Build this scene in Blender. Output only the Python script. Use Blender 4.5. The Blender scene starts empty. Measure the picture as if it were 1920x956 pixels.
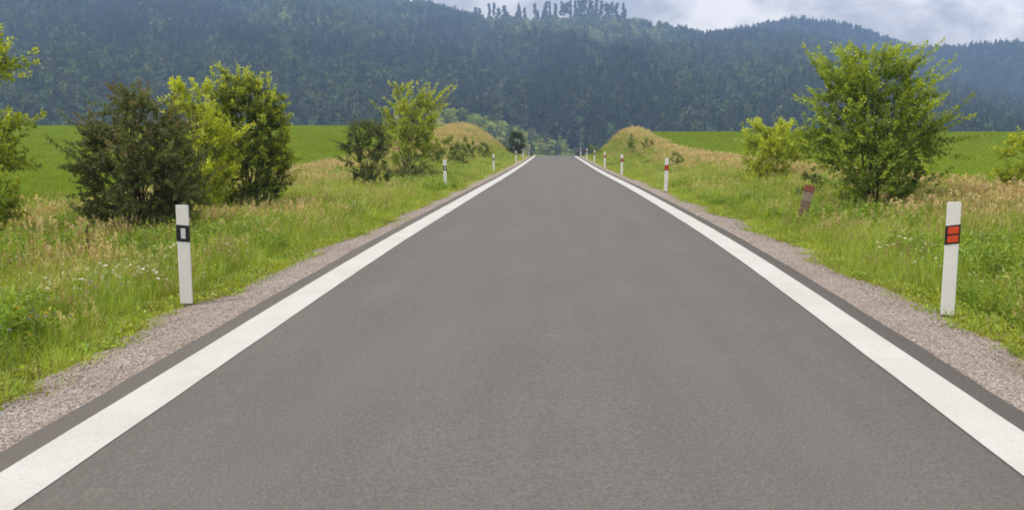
import bpy, math, random
import numpy as np

# ------------------------------------------------------------------ camera
scene = bpy.context.scene
F_PX, CX, CY = 1780.0, 960.0, 478.0            # focal length and centre in photo pixels (1920 wide)
HORIZON, VANISH_X, EYE = 234.0, 1063.0, 1.6
PITCH = math.atan((CY - HORIZON) / F_PX)
YAW = math.atan((VANISH_X - CX) / math.hypot(F_PX, CY - HORIZON))
cam_data = bpy.data.cameras.new('camera')
cam = bpy.data.objects.new('camera', cam_data)
scene.collection.objects.link(cam)
cam.location = (0, 0, EYE)
cam.rotation_euler = (math.pi / 2 - PITCH, 0, YAW)
cam_data.sensor_width = 36.0
cam_data.lens = 36.0 * F_PX / 1920.0
cam_data.clip_start = 0.05
cam_data.clip_end = 20000.0
scene.camera = cam

# ------------------------------------------------------------------ sky, sun, exposure
SUN_ELEV, SUN_AZ = math.radians(60), math.radians(-112)      # azimuth clockwise from +Y: left and slightly behind
world = bpy.data.worlds.new('World')
scene.world = world
world.use_nodes = True
wt = world.node_tree
wt.nodes.clear()


def node(tree, kind, **kw):
    n = tree.nodes.new(kind)
    for k, v in kw.items():
        setattr(n, k, v)
    return n


def wire(tree, a, b):
    tree.links.new(a, b)


w_out = node(wt, 'ShaderNodeOutputWorld')
bg_sky = node(wt, 'ShaderNodeBackground')
bg_sky.inputs['Strength'].default_value = 0.12
bg_cloud = node(wt, 'ShaderNodeBackground')
w_mix = node(wt, 'ShaderNodeMixShader')
sky_tex = node(wt, 'ShaderNodeTexSky', sky_type='NISHITA')
sky_tex.sun_disc = False
sky_tex.sun_elevation = SUN_ELEV
sky_tex.sun_rotation = SUN_AZ
sky_tex.air_density = 1.0
sky_tex.dust_density = 1.5
tc = node(wt, 'ShaderNodeTexCoord')
sep = node(wt, 'ShaderNodeSeparateXYZ')
wire(wt, tc.outputs['Generated'], sep.inputs[0])
zz = node(wt, 'ShaderNodeMath', operation='MAXIMUM')
zz.inputs[1].default_value = 0.0
wire(wt, sep.outputs['Z'], zz.inputs[0])
za = node(wt, 'ShaderNodeMath', operation='ADD')
za.inputs[1].default_value = 0.50
wire(wt, zz.outputs[0], za.inputs[0])
vd = node(wt, 'ShaderNodeVectorMath', operation='DIVIDE')
comb = node(wt, 'ShaderNodeCombineXYZ')
for i in range(3):
    wire(wt, za.outputs[0], comb.inputs[i])
wire(wt, tc.outputs['Generated'], vd.inputs[0])
wire(wt, comb.outputs[0], vd.inputs[1])
cl_a = node(wt, 'ShaderNodeTexNoise')
cl_a.inputs['Scale'].default_value = 6.5
cl_a.inputs['Detail'].default_value = 9
cl_a.inputs['Roughness'].default_value = 0.55
cl_a.inputs['Distortion'].default_value = 0.35
wire(wt, vd.outputs[0], cl_a.inputs['Vector'])
ramp_c = node(wt, 'ShaderNodeValToRGB')
ramp_c.color_ramp.elements[0].position = 0.40
ramp_c.color_ramp.elements[0].color = (0.53, 0.50, 0.48, 1)
ramp_c.color_ramp.elements[1].position = 0.60
ramp_c.color_ramp.elements[1].color = (1.16, 1.06, 0.95, 1)
wire(wt, cl_a.outputs['Fac'], ramp_c.inputs[0])
wire(wt, ramp_c.outputs[0], bg_cloud.inputs['Color'])
bg_cloud.inputs['Strength'].default_value = 1.25
cl_b = node(wt, 'ShaderNodeTexNoise')
cl_b.inputs['Scale'].default_value = 2.4
cl_b.inputs['Detail'].default_value = 6
wire(wt, vd.outputs[0], cl_b.inputs['Vector'])
ramp_m = node(wt, 'ShaderNodeValToRGB')
ramp_m.color_ramp.elements[0].position = 0.28
ramp_m.color_ramp.elements[0].color = (0.70, 0.70, 0.70, 1)
ramp_m.color_ramp.elements[1].position = 0.46
ramp_m.color_ramp.elements[1].color = (0.97, 0.97, 0.97, 1)
wire(wt, cl_b.outputs['Fac'], ramp_m.inputs[0])
wire(wt, sky_tex.outputs[0], bg_sky.inputs['Color'])
wire(wt, ramp_m.outputs[0], w_mix.inputs[0])
wire(wt, bg_sky.outputs[0], w_mix.inputs[1])
wire(wt, bg_cloud.outputs[0], w_mix.inputs[2])
wire(wt, w_mix.outputs[0], w_out.inputs['Surface'])

sun_data = bpy.data.lights.new('sun', 'SUN')
sun_data.energy = 2.5
sun_data.angle = math.radians(9)
sun_data.color = (1.0, 0.94, 0.84)
sun = bpy.data.objects.new('sun', sun_data)
scene.collection.objects.link(sun)
from mathutils import Vector
sun_dir = Vector((math.sin(SUN_AZ) * math.cos(SUN_ELEV), math.cos(SUN_AZ) * math.cos(SUN_ELEV), math.sin(SUN_ELEV)))
sun.rotation_euler = sun_dir.to_track_quat('Z', 'Y').to_euler()
sun.location = (-40, -20, 80)

scene.view_settings.view_transform = 'Standard'
scene.view_settings.look = 'None'
scene.view_settings.gamma = 1.0
scene.view_settings.use_curve_mapping = False
scene.view_settings.exposure = 0.20
scene.render.engine = 'CYCLES'
scene.cycles.use_denoising = True
scene.cycles.max_bounces = 6
scene.cycles.diffuse_bounces = 3
scene.cycles.glossy_bounces = 2
scene.cycles.transmission_bounces = 4
scene.cycles.transparent_max_bounces = 8
scene.cycles.volume_bounces = 1
scene.cycles.pixel_filter_type = 'BLACKMAN_HARRIS'
scene.cycles.filter_width = 1.75

# ------------------------------------------------------------------ small helpers
rng = np.random.default_rng(7)


def pixel_ray(px, py):
    """world direction through a pixel of the photograph"""
    fw = np.array([-math.sin(YAW) * math.cos(PITCH), math.cos(YAW) * math.cos(PITCH), -math.sin(PITCH)])
    rt = np.array([math.cos(YAW), math.sin(YAW), 0.0])
    up = np.cross(rt, fw)
    return fw + rt * (px - CX) / F_PX - up * (py - CY) / F_PX


def smooth(a, b, t):
    s = np.clip((np.asarray(t, float) - a) / (b - a), 0, 1)
    return s * s * (3 - 2 * s)


def hash2(ix, iy, seed):
    n = np.sin(ix * 127.1 + iy * 311.7 + seed * 74.7) * 43758.5453
    return n - np.floor(n)


def vnoise(x, y, seed=0):
    x = np.asarray(x, float); y = np.asarray(y, float)
    ix, iy = np.floor(x), np.floor(y)
    fx, fy = x - ix, y - iy
    fx = fx * fx * (3 - 2 * fx); fy = fy * fy * (3 - 2 * fy)
    a, b = hash2(ix, iy, seed), hash2(ix + 1, iy, seed)
    c, d = hash2(ix, iy + 1, seed), hash2(ix + 1, iy + 1, seed)
    return (a + (b - a) * fx) * (1 - fy) + (c + (d - c) * fx) * fy


def fbm(x, y, seed=0, n=3):
    t = 0; amp = 0.5
    for k in range(n):
        t = t + amp * vnoise(x * 2 ** k, y * 2 ** k, seed + k * 13); amp *= 0.5
    return t / (1 - 0.5 ** n)


def mesh_np(name, V, F, col=None):
    """mesh from an (n,3) vertex array and an (m,k) face array; col: per-vertex colours"""
    V = np.asarray(V, np.float32); F = np.asarray(F, np.int32)
    me = bpy.data.meshes.new(name)
    m, k = F.shape
    me.vertices.add(len(V)); me.vertices.foreach_set('co', V.ravel())
    me.loops.add(m * k); me.loops.foreach_set('vertex_index', F.ravel())
    me.polygons.add(m)
    me.polygons.foreach_set('loop_start', np.arange(0, m * k, k, dtype=np.int32))
    me.polygons.foreach_set('loop_total', np.full(m, k, np.int32))
    if col is not None:
        at = me.attributes.new('col', 'FLOAT_COLOR', 'POINT')
        c4 = np.ones((len(V), 4), np.float32); c4[:, :3] = col
        at.data.foreach_set('color', c4.ravel())
    me.update(calc_edges=True); me.validate()
    return me


def link(name, me, mat=None, parent=None, smooth_shade=False):
    o = bpy.data.objects.new(name, me)
    scene.collection.objects.link(o)
    if mat is not None and not me.materials:
        me.materials.append(mat)
    if parent is not None:
        o.parent = parent
    if smooth_shade:
        me.polygons.foreach_set('use_smooth', np.ones(len(me.polygons), bool))
    return o


def tag(o, label, cat, group=None, kind=None):
    o['label'] = label; o['category'] = cat
    if group: o['group'] = group
    if kind: o['kind'] = kind
    return o


def thing(name, label, cat, loc, rz=0.0, group=None):
    o = bpy.data.objects.new(name, None)
    scene.collection.objects.link(o)
    o.empty_display_size = 0.2
    o.location = loc; o.rotation_euler = (0, 0, rz)
    return tag(o, label, cat, group)


def copy_thing(root, loc, rz, label=None, group=None, scale=None):
    r = root.copy(); scene.collection.objects.link(r)
    r.location = loc; r.rotation_euler = (0, 0, rz)
    if scale: r.scale = scale
    if label: r['label'] = label
    if group: r['group'] = group
    for ch in list(root.children):
        c = ch.copy(); scene.collection.objects.link(c); c.parent = r
        for g in list(ch.children):
            d = g.copy(); scene.collection.objects.link(d); d.parent = c
    return r


class Shape:
    """collects boxes, prisms and tubes into one mesh"""
    def __init__(s):
        s.V = []; s.F = []

    def add(s, verts, faces):
        b = len(s.V)
        s.V += [tuple(v) for v in verts]
        s.F += [tuple(b + i for i in f) for f in faces]

    def prism(s, prof, z0, z1, shear=0.0, top_tilt=0.0):
        """closed prism of an xy profile; shear slants both ends along x, top_tilt slants the top along y"""
        n = len(prof)
        lo = [(x, y, z0 + shear * x) for x, y in prof]
        hi = [(x, y, z1 + shear * x + top_tilt * y) for x, y in prof]
        s.add(lo + hi, [tuple(range(n))[::-1], tuple(range(n, 2 * n))] +
              [(i, (i + 1) % n, n + (i + 1) % n, n + i) for i in range(n)])

    def build(s, name, mat, parent=None, bevel=0.0):
        me = bpy.data.meshes.new(name)
        me.from_pydata(s.V, [], s.F); me.update()
        o = link(name, me, mat, parent)
        if bevel:
            md = o.modifiers.new('bevel', 'BEVEL'); md.width = bevel; md.segments = 2; md.limit_method = 'ANGLE'
        return o


# ------------------------------------------------------------------ materials
def new_mat(name):
    m = bpy.data.materials.new(name); m.use_nodes = True
    t = m.node_tree; t.nodes.clear()
    return m, t, node(t, 'ShaderNodeOutputMaterial')


def principled(t, out, rough=0.9, spec=0.3):
    p = node(t, 'ShaderNodeBsdfPrincipled')
    p.inputs['Roughness'].default_value = rough
    p.inputs['Specular IOR Level'].default_value = spec
    wire(t, p.outputs[0], out.inputs['Surface'])
    return p


def obj_coords(t):
    return node(t, 'ShaderNodeTexCoord').outputs['Object']


def noise(t, vec, scale, detail=4, rough=0.6, dist=0.0):
    n = node(t, 'ShaderNodeTexNoise')
    n.inputs['Scale'].default_value = scale; n.inputs['Detail'].default_value = detail
    n.inputs['Roughness'].default_value = rough; n.inputs['Distortion'].default_value = dist
    wire(t, vec, n.inputs['Vector'])
    return n.outputs['Fac']


def ramp(t, fac, stops):
    r = node(t, 'ShaderNodeValToRGB')
    e = r.color_ramp.elements
    while len(e) < len(stops): e.new(0.5)
    for el, (p, c) in zip(e, stops):
        el.position = p; el.color = (*c, 1) if len(c) == 3 else c
    wire(t, fac, r.inputs[0])
    return r.outputs[0]


def mix(t, a, b, fac, mode='MIX'):
    m = node(t, 'ShaderNodeMix', data_type='RGBA', blend_type=mode)
    for sock, v in ((m.inputs[0], fac), (m.inputs[6], a), (m.inputs[7], b)):
        if isinstance(v, (int, float)): sock.default_value = v
        elif isinstance(v, tuple): sock.default_value = (*v, 1)
        else: wire(t, v, sock)
    return m.outputs[2]


def bump(t, p, height, strength, dist=0.01):
    b = node(t, 'ShaderNodeBump')
    b.inputs['Strength'].default_value = strength; b.inputs['Distance'].default_value = dist
    wire(t, height, b.inputs['Height']); wire(t, b.outputs[0], p.inputs['Normal'])


def flat_mat(name, col, rough=0.6, spec=0.3, var=0.12, scale=14.0):
    m, t, out = new_mat(name)
    p = principled(t, out, rough, spec)
    oc = obj_coords(t)
    n = noise(t, oc, scale, 6)
    d = tuple(c * (1 - var) for c in col)
    wire(t, ramp(t, n, [(0.3, d), (0.7, col)]), p.inputs['Base Color'])
    bump(t, p, noise(t, oc, scale * 6, 3), 0.08, 0.003)
    return m


def asphalt_mat():
    m, t, out = new_mat('asphalt')
    p = principled(t, out, 0.85, 0.3)
    oc = obj_coords(t)
    stretch = node(t, 'ShaderNodeMapping'); stretch.inputs['Scale'].default_value = (1.0, 0.10, 1.0)
    wire(t, oc, stretch.inputs['Vector'])
    fine = noise(t, oc, 62, 5, 0.8)
    base = ramp(t, fine, [(0.28, (0.072, 0.0695, 0.065)), (0.52, (0.132, 0.1295, 0.1225)), (0.76, (0.214, 0.210, 0.199))])
    blot = noise(t, oc, 0.9, 5, 0.6, 0.4)
    base = mix(t, base, ramp(t, blot, [(0.3, (0.95, 0.945, 0.94)), (0.7, (1.03, 1.03, 1.03))]), 1.0, 'MULTIPLY')
    streak = noise(t, stretch.outputs[0], 2.4, 4, 0.55)
    base = mix(t, base, ramp(t, streak, [(0.3, (0.93, 0.93, 0.93)), (0.7, (1.05, 1.05, 1.05))]), 1.0, 'MULTIPLY')
    # browner, dustier towards the two edges of the carriageway
    at = node(t, 'ShaderNodeAttribute', attribute_name='across')
    ab = node(t, 'ShaderNodeMath', operation='ABSOLUTE'); wire(t, at.outputs['Fac'], ab.inputs[0])
    wob = node(t, 'ShaderNodeMath', operation='MULTIPLY_ADD'); wob.inputs[1].default_value = 0.8
    wire(t, noise(t, stretch.outputs[0], 1.3, 3), wob.inputs[0]); wire(t, ab.outputs[0], wob.inputs[2])
    edge = ramp(t, wob.outputs[0], [(0.0, (0, 0, 0)), (1.0, (1, 1, 1))])
    mr = node(t, 'ShaderNodeMapRange'); mr.inputs['From Min'].default_value = 1.9; mr.inputs['From Max'].default_value = 3.0
    wire(t, wob.outputs[0], mr.inputs['Value'])
    base = mix(t, base, mix(t, base, (0.93, 0.87, 0.84), 1.0, 'MULTIPLY'), mr.outputs[0])
    # pale scuffs
    sc = noise(t, oc, 2.2, 2, 0.5, 0.6)
    sc_f = ramp(t, sc, [(0.70, (0, 0, 0)), (0.78, (1, 1, 1))])
    base = mix(t, base, mix(t, base, (1.22, 1.18, 1.10), 1.0, 'MULTIPLY'), sc_f)
    wire(t, base, p.inputs['Base Color'])
    bump(t, p, fine, 0.35, 0.004)
    return m


def paint_mat():
    m, t, out = new_mat('road_paint')
    p = principled(t, out, 0.65, 0.35)
    oc = obj_coords(t)
    n1 = noise(t, oc, 60, 5, 0.7)
    n2 = noise(t, oc, 1.6, 4)
    c = ramp(t, n1, [(0.27, (0.33, 0.325, 0.31)), (0.42, (0.51, 0.51, 0.50)), (0.7, (0.57, 0.57, 0.56))])
    c = mix(t, c, ramp(t, n2, [(0.3, (0.90, 0.89, 0.87)), (0.6, (1, 1, 1))]), 1.0, 'MULTIPLY')
    wire(t, c, p.inputs['Base Color'])
    bump(t, p, noise(t, oc, 120, 3), 0.25, 0.003)
    return m


def gravel_mat():
    m, t, out = new_mat('gravel')
    p = principled(t, out, 0.95, 0.2)
    oc = obj_coords(t)
    v = node(t, 'ShaderNodeTexVoronoi'); v.inputs['Scale'].default_value = 62
    wire(t, oc, v.inputs['Vector'])
    hue = node(t, 'ShaderNodeSeparateColor'); wire(t, v.outputs['Color'], hue.inputs[0])
    c = ramp(t, hue.outputs[0], [(0.0, (0.17, 0.14, 0.125)), (0.35, (0.33, 0.28, 0.255)), (0.7, (0.41, 0.36, 0.33)), (1.0, (0.54, 0.51, 0.48))])
    n2 = noise(t, oc, 1.3, 4)
    c = mix(t, c, ramp(t, n2, [(0.3, (0.80, 0.76, 0.74)), (0.7, (1.05, 1.03, 1.0))]), 1.0, 'MULTIPLY')
    wire(t, c, p.inputs['Base Color'])
    inv = node(t, 'ShaderNodeMath', operation='SUBTRACT'); inv.inputs[0].default_value = 1.0
    wire(t, v.outputs['Distance'], inv.inputs[1])
    bump(t, p, inv.outputs[0], 0.9, 0.02)
    return m


def vcol_ground_mat(name, scale=3.0):
    m, t, out = new_mat(name)
    p = principled(t, out, 0.95, 0.1)
    oc = obj_coords(t)
    at = node(t, 'ShaderNodeAttribute', attribute_name='col')
    n = noise(t, oc, scale, 6, 0.65)
    c = mix(t, at.outputs['Color'], ramp(t, n, [(0.3, (0.72, 0.74, 0.70)), (0.7, (1.22, 1.2, 1.2))]), 1.0, 'MULTIPLY')
    wire(t, c, p.inputs['Base Color'])
    bump(t, p, n, 0.5, 0.1)
    return m


def leaf_mat(name, jitter=0.3, trans=0.35, hue_shift=0.03):
    """vertex-coloured leaf: diffuse + translucent + a little gloss, varied per instance"""
    m, t, out = new_mat(name)
    at = node(t, 'ShaderNodeAttribute', attribute_name='col')
    oi = node(t, 'ShaderNodeObjectInfo')
    hsv = node(t, 'ShaderNodeHueSaturation')
    mv = node(t, 'ShaderNodeMapRange'); mv.inputs['To Min'].default_value = 1 - jitter; mv.inputs['To Max'].default_value = 1 + jitter
    wire(t, oi.outputs['Random'], mv.inputs['Value']); wire(t, mv.outputs[0], hsv.inputs['Value'])
    m2 = node(t, 'ShaderNodeMath', operation='MULTIPLY'); m2.inputs[1].default_value = 7.31
    wire(t, oi.outputs['Random'], m2.inputs[0])
    fr = node(t, 'ShaderNodeMath', operation='FRACT'); wire(t, m2.outputs[0], fr.inputs[0])
    mh = node(t, 'ShaderNodeMapRange'); mh.inputs['To Min'].default_value = 0.5 - hue_shift; mh.inputs['To Max'].default_value = 0.5 + hue_shift
    wire(t, fr.outputs[0], mh.inputs['Value']); wire(t, mh.outputs[0], hsv.inputs['Hue'])
    wire(t, at.outputs['Color'], hsv.inputs['Color'])
    d = node(t, 'ShaderNodeBsdfDiffuse'); wire(t, hsv.outputs[0], d.inputs['Color'])
    tr = node(t, 'ShaderNodeBsdfTranslucent')
    warm = mix(t, hsv.outputs[0], (1.25, 1.15, 0.55), 1.0, 'MULTIPLY'); wire(t, warm, tr.inputs['Color'])
    ms = node(t, 'ShaderNodeMixShader'); ms.inputs[0].default_value = trans
    wire(t, d.outputs[0], ms.inputs[1]); wire(t, tr.outputs[0], ms.inputs[2])
    g = node(t, 'ShaderNodeBsdfGlossy'); g.inputs['Roughness'].default_value = 0.45
    g.inputs['Color'].default_value = (0.8, 0.85, 0.8, 1)
    ms2 = node(t, 'ShaderNodeMixShader'); ms2.inputs[0].default_value = 0.035
    wire(t, ms.outputs[0], ms2.inputs[1]); wire(t, g.outputs[0], ms2.inputs[2])
    wire(t, ms2.outputs[0], out.inputs['Surface'])
    return m


M_ASPHALT, M_PAINT, M_GRAVEL = asphalt_mat(), paint_mat(), gravel_mat()
M_GROUND, M_HILL = vcol_ground_mat('ground_soil'), vcol_ground_mat('forest_floor', 0.05)
M_GRASS = leaf_mat('grass_blades', 0.28, 0.35, 0.02)
M_LEAF = leaf_mat('leaves', 0.0, 0.46, 0.0)
M_FOREST = leaf_mat('forest_foliage', 0.5, 0.2, 0.03)
M_BARK = flat_mat('bark', (0.11, 0.085, 0.065), 0.9, 0.1, 0.5, 9)
M_POST = flat_mat('post_plastic', (0.74, 0.74, 0.73), 0.45, 0.4, 0.10, 5)
M_BLACK = flat_mat('black_band', (0.018, 0.018, 0.020), 0.5, 0.3, 0.2, 20)
M_WHITE_REFLECT = flat_mat('white_reflector', (0.62, 0.62, 0.65), 0.3, 0.5, 0.1, 60)
M_RED_REFLECT = flat_mat('red_reflector', (0.62, 0.062, 0.016), 0.3, 0.5, 0.15, 60)
M_STEEL = flat_mat('grey_anchor', (0.20, 0.20, 0.20), 0.6, 0.4, 0.3, 30)
M_WEATHERED = flat_mat('weathered_plastic', (0.24, 0.17, 0.125), 0.9, 0.1, 0.5, 12)
M_FADED_RED = flat_mat('faded_red', (0.30, 0.11, 0.085), 0.8, 0.2, 0.4, 25)
M_FADED_WHITE = flat_mat('faded_white', (0.34, 0.26, 0.22), 0.8, 0.2, 0.4, 18)

# ------------------------------------------------------------------ lie of the land
RY = np.array([-300, 0, 8, 12, 15.7, 22.4, 29.8, 35.8, 46.9, 60, 71, 90, 112, 122, 140, 170, 220, 300, 420.])
RZ = np.array([0.4, 0, 0, -.01, -.08, -.22, -.37, -.52, -.78, -1.06, -1.27, -1.63, -2.02, -2.35, -3.2, -5.0, -8.4, -14, -19])
RX = np.array([-.1, -.1, -.1, -.1, -.12, -.18, -.26, -.33, -.50, -.68, -.82, -1.08, -1.36, -1.5, -1.7, -2.1, -2.7, -3.7, -5])


def _sm(tab):
    """table -> smoothed lookup"""
    ys = np.arange(-300, 421, 1.0)
    v = np.interp(ys, RY, tab)
    k = np.exp(-0.5 * (np.arange(-9, 10) / 3.0) ** 2); k /= k.sum()
    s = np.convolve(np.pad(v, 9, mode='edge'), k, 'valid')
    return lambda y: np.interp(y, ys, s)


road_z, road_x = _sm(RZ), _sm(RX)


def field_z(x, y):
    left = np.interp(y, [-300, 0, 22, 44, 60, 85, 108, 116, 126, 145, 180, 300, 360, 420], [0.2, -.45, -.55, -.62, -.40, .45, 1.30, 1.28, .75, -.8, -3.8, -14, -18, -20])
    right = np.interp(y, [-300, 0, 22, 40, 60, 80, 97, 110, 117, 127, 146, 180, 300, 360, 420], [0.2, .0, -.10, -.36, -.60, -.66, -.10, .60, .58, .05, -1.2, -3.8, -14, -18, -20])
    return np.where(x < 0, left, right)


def edge_of_gravel(y, side):
    """half width at which the grass takes over from the gravel, ragged"""
    base = 3.34 - 0.36 * smooth(9, 16, y) * (1 - 0.5 * smooth(24, 40, y)) * (1 if side < 0 else 0.5)
    return base + 0.75 * (fbm(np.asarray(y) * 0.75 + side * 31.0, np.zeros_like(np.asarray(y, float)) + side, 5, 3) - 0.5)


def field_edge(x):
    return np.where(x < 0, 11.2, 9.4)


def ground_z(x, y):
    x = np.asarray(x, float); y = np.asarray(y, float)
    u = x - road_x(y); a = np.abs(u)
    R = road_z(y); Fz = field_z(u, y); ue = field_edge(u)
    verge = R - 0.10 - 0.05 * smooth(3.2, 4.2, a) - 0.14 * smooth(3.8, 5.2, a) * (1 - smooth(5.6, 7.6, a))
    b = smooth(0, 1, (a - 4.4) / (ue - 4.4))
    z = verge * (1 - b) + Fz * b
    lift = 0.55 * np.exp(-((a - np.where(u < 0, 8.9, 8.2)) / np.where(u < 0, 2.2, 1.5)) ** 2) * np.exp(-((y - 94) / 20.0) ** 2) * (0.65 + 0.7 * fbm(x * 0.22, y * 0.10, 23, 3))
    z = z + np.where(u < 0, lift * 0.22, lift * 1.45)
    rough = (fbm(x * 0.5, y * 0.5, 3, 3) - 0.5) * 0.16 * smooth(4.0, 6.0, a)
    return z + rough * (1 - 0.6 * smooth(11, 14, a))


def axis(parts):
    out = []
    for a, b, s in parts:
        out.append(np.arange(a, b, s))
    return np.unique(np.round(np.concatenate(out), 4))


xs = axis([(-900, -120, 30), (-120, -40, 6), (-40, -15, 1.6), (-15, 15, 0.33), (15, 40, 1.6), (40, 120, 6), (120, 931, 30)])
ys = axis([(-300, -10, 20), (-10, 2, 1.5), (2, 130, 0.6), (130, 200, 3), (200, 431, 15)])
X, Y = np.meshgrid(xs, ys)
Z = ground_z(X, Y)
U = X - road_x(Y); A = np.abs(U)
soil = np.array([0.085, 0.105, 0.030]); crop = np.array([0.165, 0.23, 0.014]); straw = np.array([0.17, 0.17, 0.060])
colr = np.zeros(X.shape + (3,))
in_field = smooth(0, 1, (A - field_edge(U) - 0.6 * (fbm(X * .3, Y * .3, 9) - .5)) / 0.8)
dry = np.clip(np.exp(-((A - 9.0) / 2.0) ** 2) * (0.35 + 0.65 * smooth(25, 80, Y)) * (0.4 + 1.1 * fbm(X * .25, Y * .12, 21)), 0, 1)
base = soil * (1 - dry[..., None]) + straw * dry[..., None]
colr = base * (1 - in_field[..., None]) + crop * in_field[..., None]
nx, ny = len(xs), len(ys)
I = (np.arange(ny - 1)[:, None] * nx + np.arange(nx - 1)[None, :]).ravel()
quads = np.stack([I, I + 1, I + 1 + nx, I + nx], 1)
ground = link('ground', mesh_np('ground', np.stack([X, Y, Z], -1).reshape(-1, 3), quads, colr.reshape(-1, 3)), M_GROUND, smooth_shade=True)
ground['kind'] = 'structure'


def strip(name, us, dzs, ystep_list, mat, parent=None, kind=None, edge_noise=None, across=False):
    """ribbon that follows the road: us = offsets from the centre line, dzs = heights over the road profile"""
    yy = axis(ystep_list)
    P = []
    for k, (uo, dz) in enumerate(zip(us, dzs)):
        uu = np.full_like(yy, uo) if not callable(uo) else uo(yy)
        if edge_noise is not None and k in edge_noise:
            uu = uu + edge_noise[k] * (fbm(yy * 2.3, yy * 0 + k * 7.7 + uu.mean(), 17, 3) - 0.5)
        P.append(np.stack([road_x(yy) + uu, yy, road_z(yy) + dz], -1))
    P = np.stack(P, 1)
    n, k = P.shape[:2]
    I = (np.arange(n - 1)[:, None] * k + np.arange(k - 1)[None, :]).ravel()
    me = mesh_np(name, P.reshape(-1, 3), np.stack([I, I + 1, I + 1 + k, I + k], 1))
    if across:
        at = me.attributes.new('across', 'FLOAT', 'POINT')
        at.data.foreach_set('value', (P[..., 0] - road_x(P[..., 1])).astype(np.float32).ravel())
    o = link(name, me, mat, parent, smooth_shade=False)
    if kind: o['kind'] = kind
    return o


STEPS = [(-60, 2, 2), (2, 30, 0.25), (30, 120, 0.5), (120, 300, 3)]
HW, LINE_IN, LINE_OUT = 2.68, 2.195, 2.495
road = strip('road', [-HW - 0.05, -HW, -2, -1, 0, 1, 2, HW, HW + 0.05], [-0.12, 0, 0.01, 0.02, 0.025, 0.02, 0.01, 0, -0.12],
             STEPS, M_ASPHALT, None, 'structure', {0: .03, 1: .03, 7: .03, 8: .03}, True)
for s in (-1, 1):
    a, b = sorted((s * LINE_IN, s * LINE_OUT))
    za, zb = (0.006 + 0.004, 0.0035 + 0.008) if s > 0 else (0.0035 + 0.008, 0.006 + 0.004)
    strip('edge_line', [a, b], [za + 0.003, zb + 0.0005], STEPS, M_PAINT, road, None, {0: .012, 1: .012})
    o = strip('gravel_shoulder',
              [lambda y, s=s: 0 * y + s * (HW - 0.02), lambda y, s=s: 0 * y + s * 2.85, lambda y, s=s: 0 * y + s * 3.05,
               lambda y, s=s: s * (edge_of_gravel(y, s) + 0.12), lambda y, s=s: s * (edge_of_gravel(y, s) + 0.55)][::s],
              [-0.028, -0.035, -0.045, -0.075, -0.20][::s], STEPS, M_GRAVEL, None, 'structure')

# ------------------------------------------------------------------ hills
def col_angle(px):
    r = pixel_ray(px, HORIZON)
    return math.atan2(r[0], r[1])


def ridge(points, dist, tree):
    """skyline in the photograph -> (angles, ground heights at that distance, less the height of the wood on it)"""
    th, hh = [], []
    for px, py in points:
        r = pixel_ray(px, py)
        th.append(math.atan2(r[0], r[1])); hh.append(EYE + dist * r[2] / math.hypot(r[0], r[1]) - tree)
    return np.array(th), np.array(hh)


VALLEY = -19.0
LAYERS = [  # foot distance, ridge distance, wood height, skyline
    (430, 660, 13, [(-900, 70), (-500, 60), (0, 84), (200, 92), (430, 100), (600, 122), (700, 152), (780, 195), (850, 245), (950, 330), (2900, 420)]),
    (345, 470, 6, [(-900, 330), (560, 300), (680, 228), (780, 203), (850, 198), (920, 212), (1000, 240), (1060, 258), (1130, 276), (1250, 300), (2900, 330)]),
    (470, 1430, 13, [(-900, -70), (-400, -75), (0, -70), (400, -45), (640, -14), (720, 2), (800, 8), (870, 24), (900, 30), (1000, 30), (1100, 22), (1170, 26),
                     (1220, 40), (1320, 62), (1420, 60), (1490, 60), (1560, 76), (1650, 104), (1800, 150), (1920, 176), (2200, 200), (2900, 220)]),
    (1440, 1780, 13, [(-900, 150), (1100, 120), (1300, 62), (1400, 52), (1490, 37), (1560, 42), (1640, 56), (1700, 78), (1760, 100), (1900, 140), (2900, 200)]),
    (1150, 1620, 13, [(-900, 200), (1400, 170), (1600, 112), (1680, 93), (1740, 86), (1800, 82), (1920, 75), (2100, 62), (2500, 60), (2900, 80)]),
]
RIDGES = [(f, d, *ridge(pts, d, tr)) for f, d, tr, pts in LAYERS]


def hill_z(th, r):
    z = np.full(np.broadcast(th, r).shape, VALLEY)
    for k, (foot, dist, ta, ha) in enumerate(RIDGES):
        h = np.interp(th, ta, ha)
        wob = (fbm(th * 9 + k * 5, r * 0 + k, 40 + k, 3) - 0.5)
        d = dist * (1 + 0.10 * wob * smooth(0.05, 0.3, np.abs(wob) + .1))
        t = (r - foot) / (d - foot)
        up = np.where(t < 1, 0.05 + 0.95 * np.clip(t, 0, 1), 1 - 0.55 * np.clip((r - d) / (0.5 * d), 0, 2) ** 1.3)
        up = np.where(t < 0, 0, up) * np.where(t < 0.08, np.clip(t / 0.08, 0, 1), 1)
        rel = (fbm(th * 22 + k * 3.1, r * 0.004, 60 + k, 3) - 0.5) * 0.16 * np.clip(4 * t * (1 - t), 0, 1)
        z = np.maximum(z, VALLEY + (h - VALLEY) * (up + rel))
    return z


ths = np.linspace(math.radians(-48), math.radians(42), 300)
rs = np.concatenate([np.arange(300, 760, 12), np.arange(760, 1700, 22), np.arange(1700, 2000, 30)])
TH, RR = np.meshgrid(ths, rs)
HZ = hill_z(TH, RR)


def hill_point(th, r):
    return np.sin(th) * r, np.cos(th) * r


def px_of(th):
    """photo column of a direction (only used to say where on the hills young broadleaf wood grows)"""
    return VANISH_X + F_PX * np.tan(th) * 1.0


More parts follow.
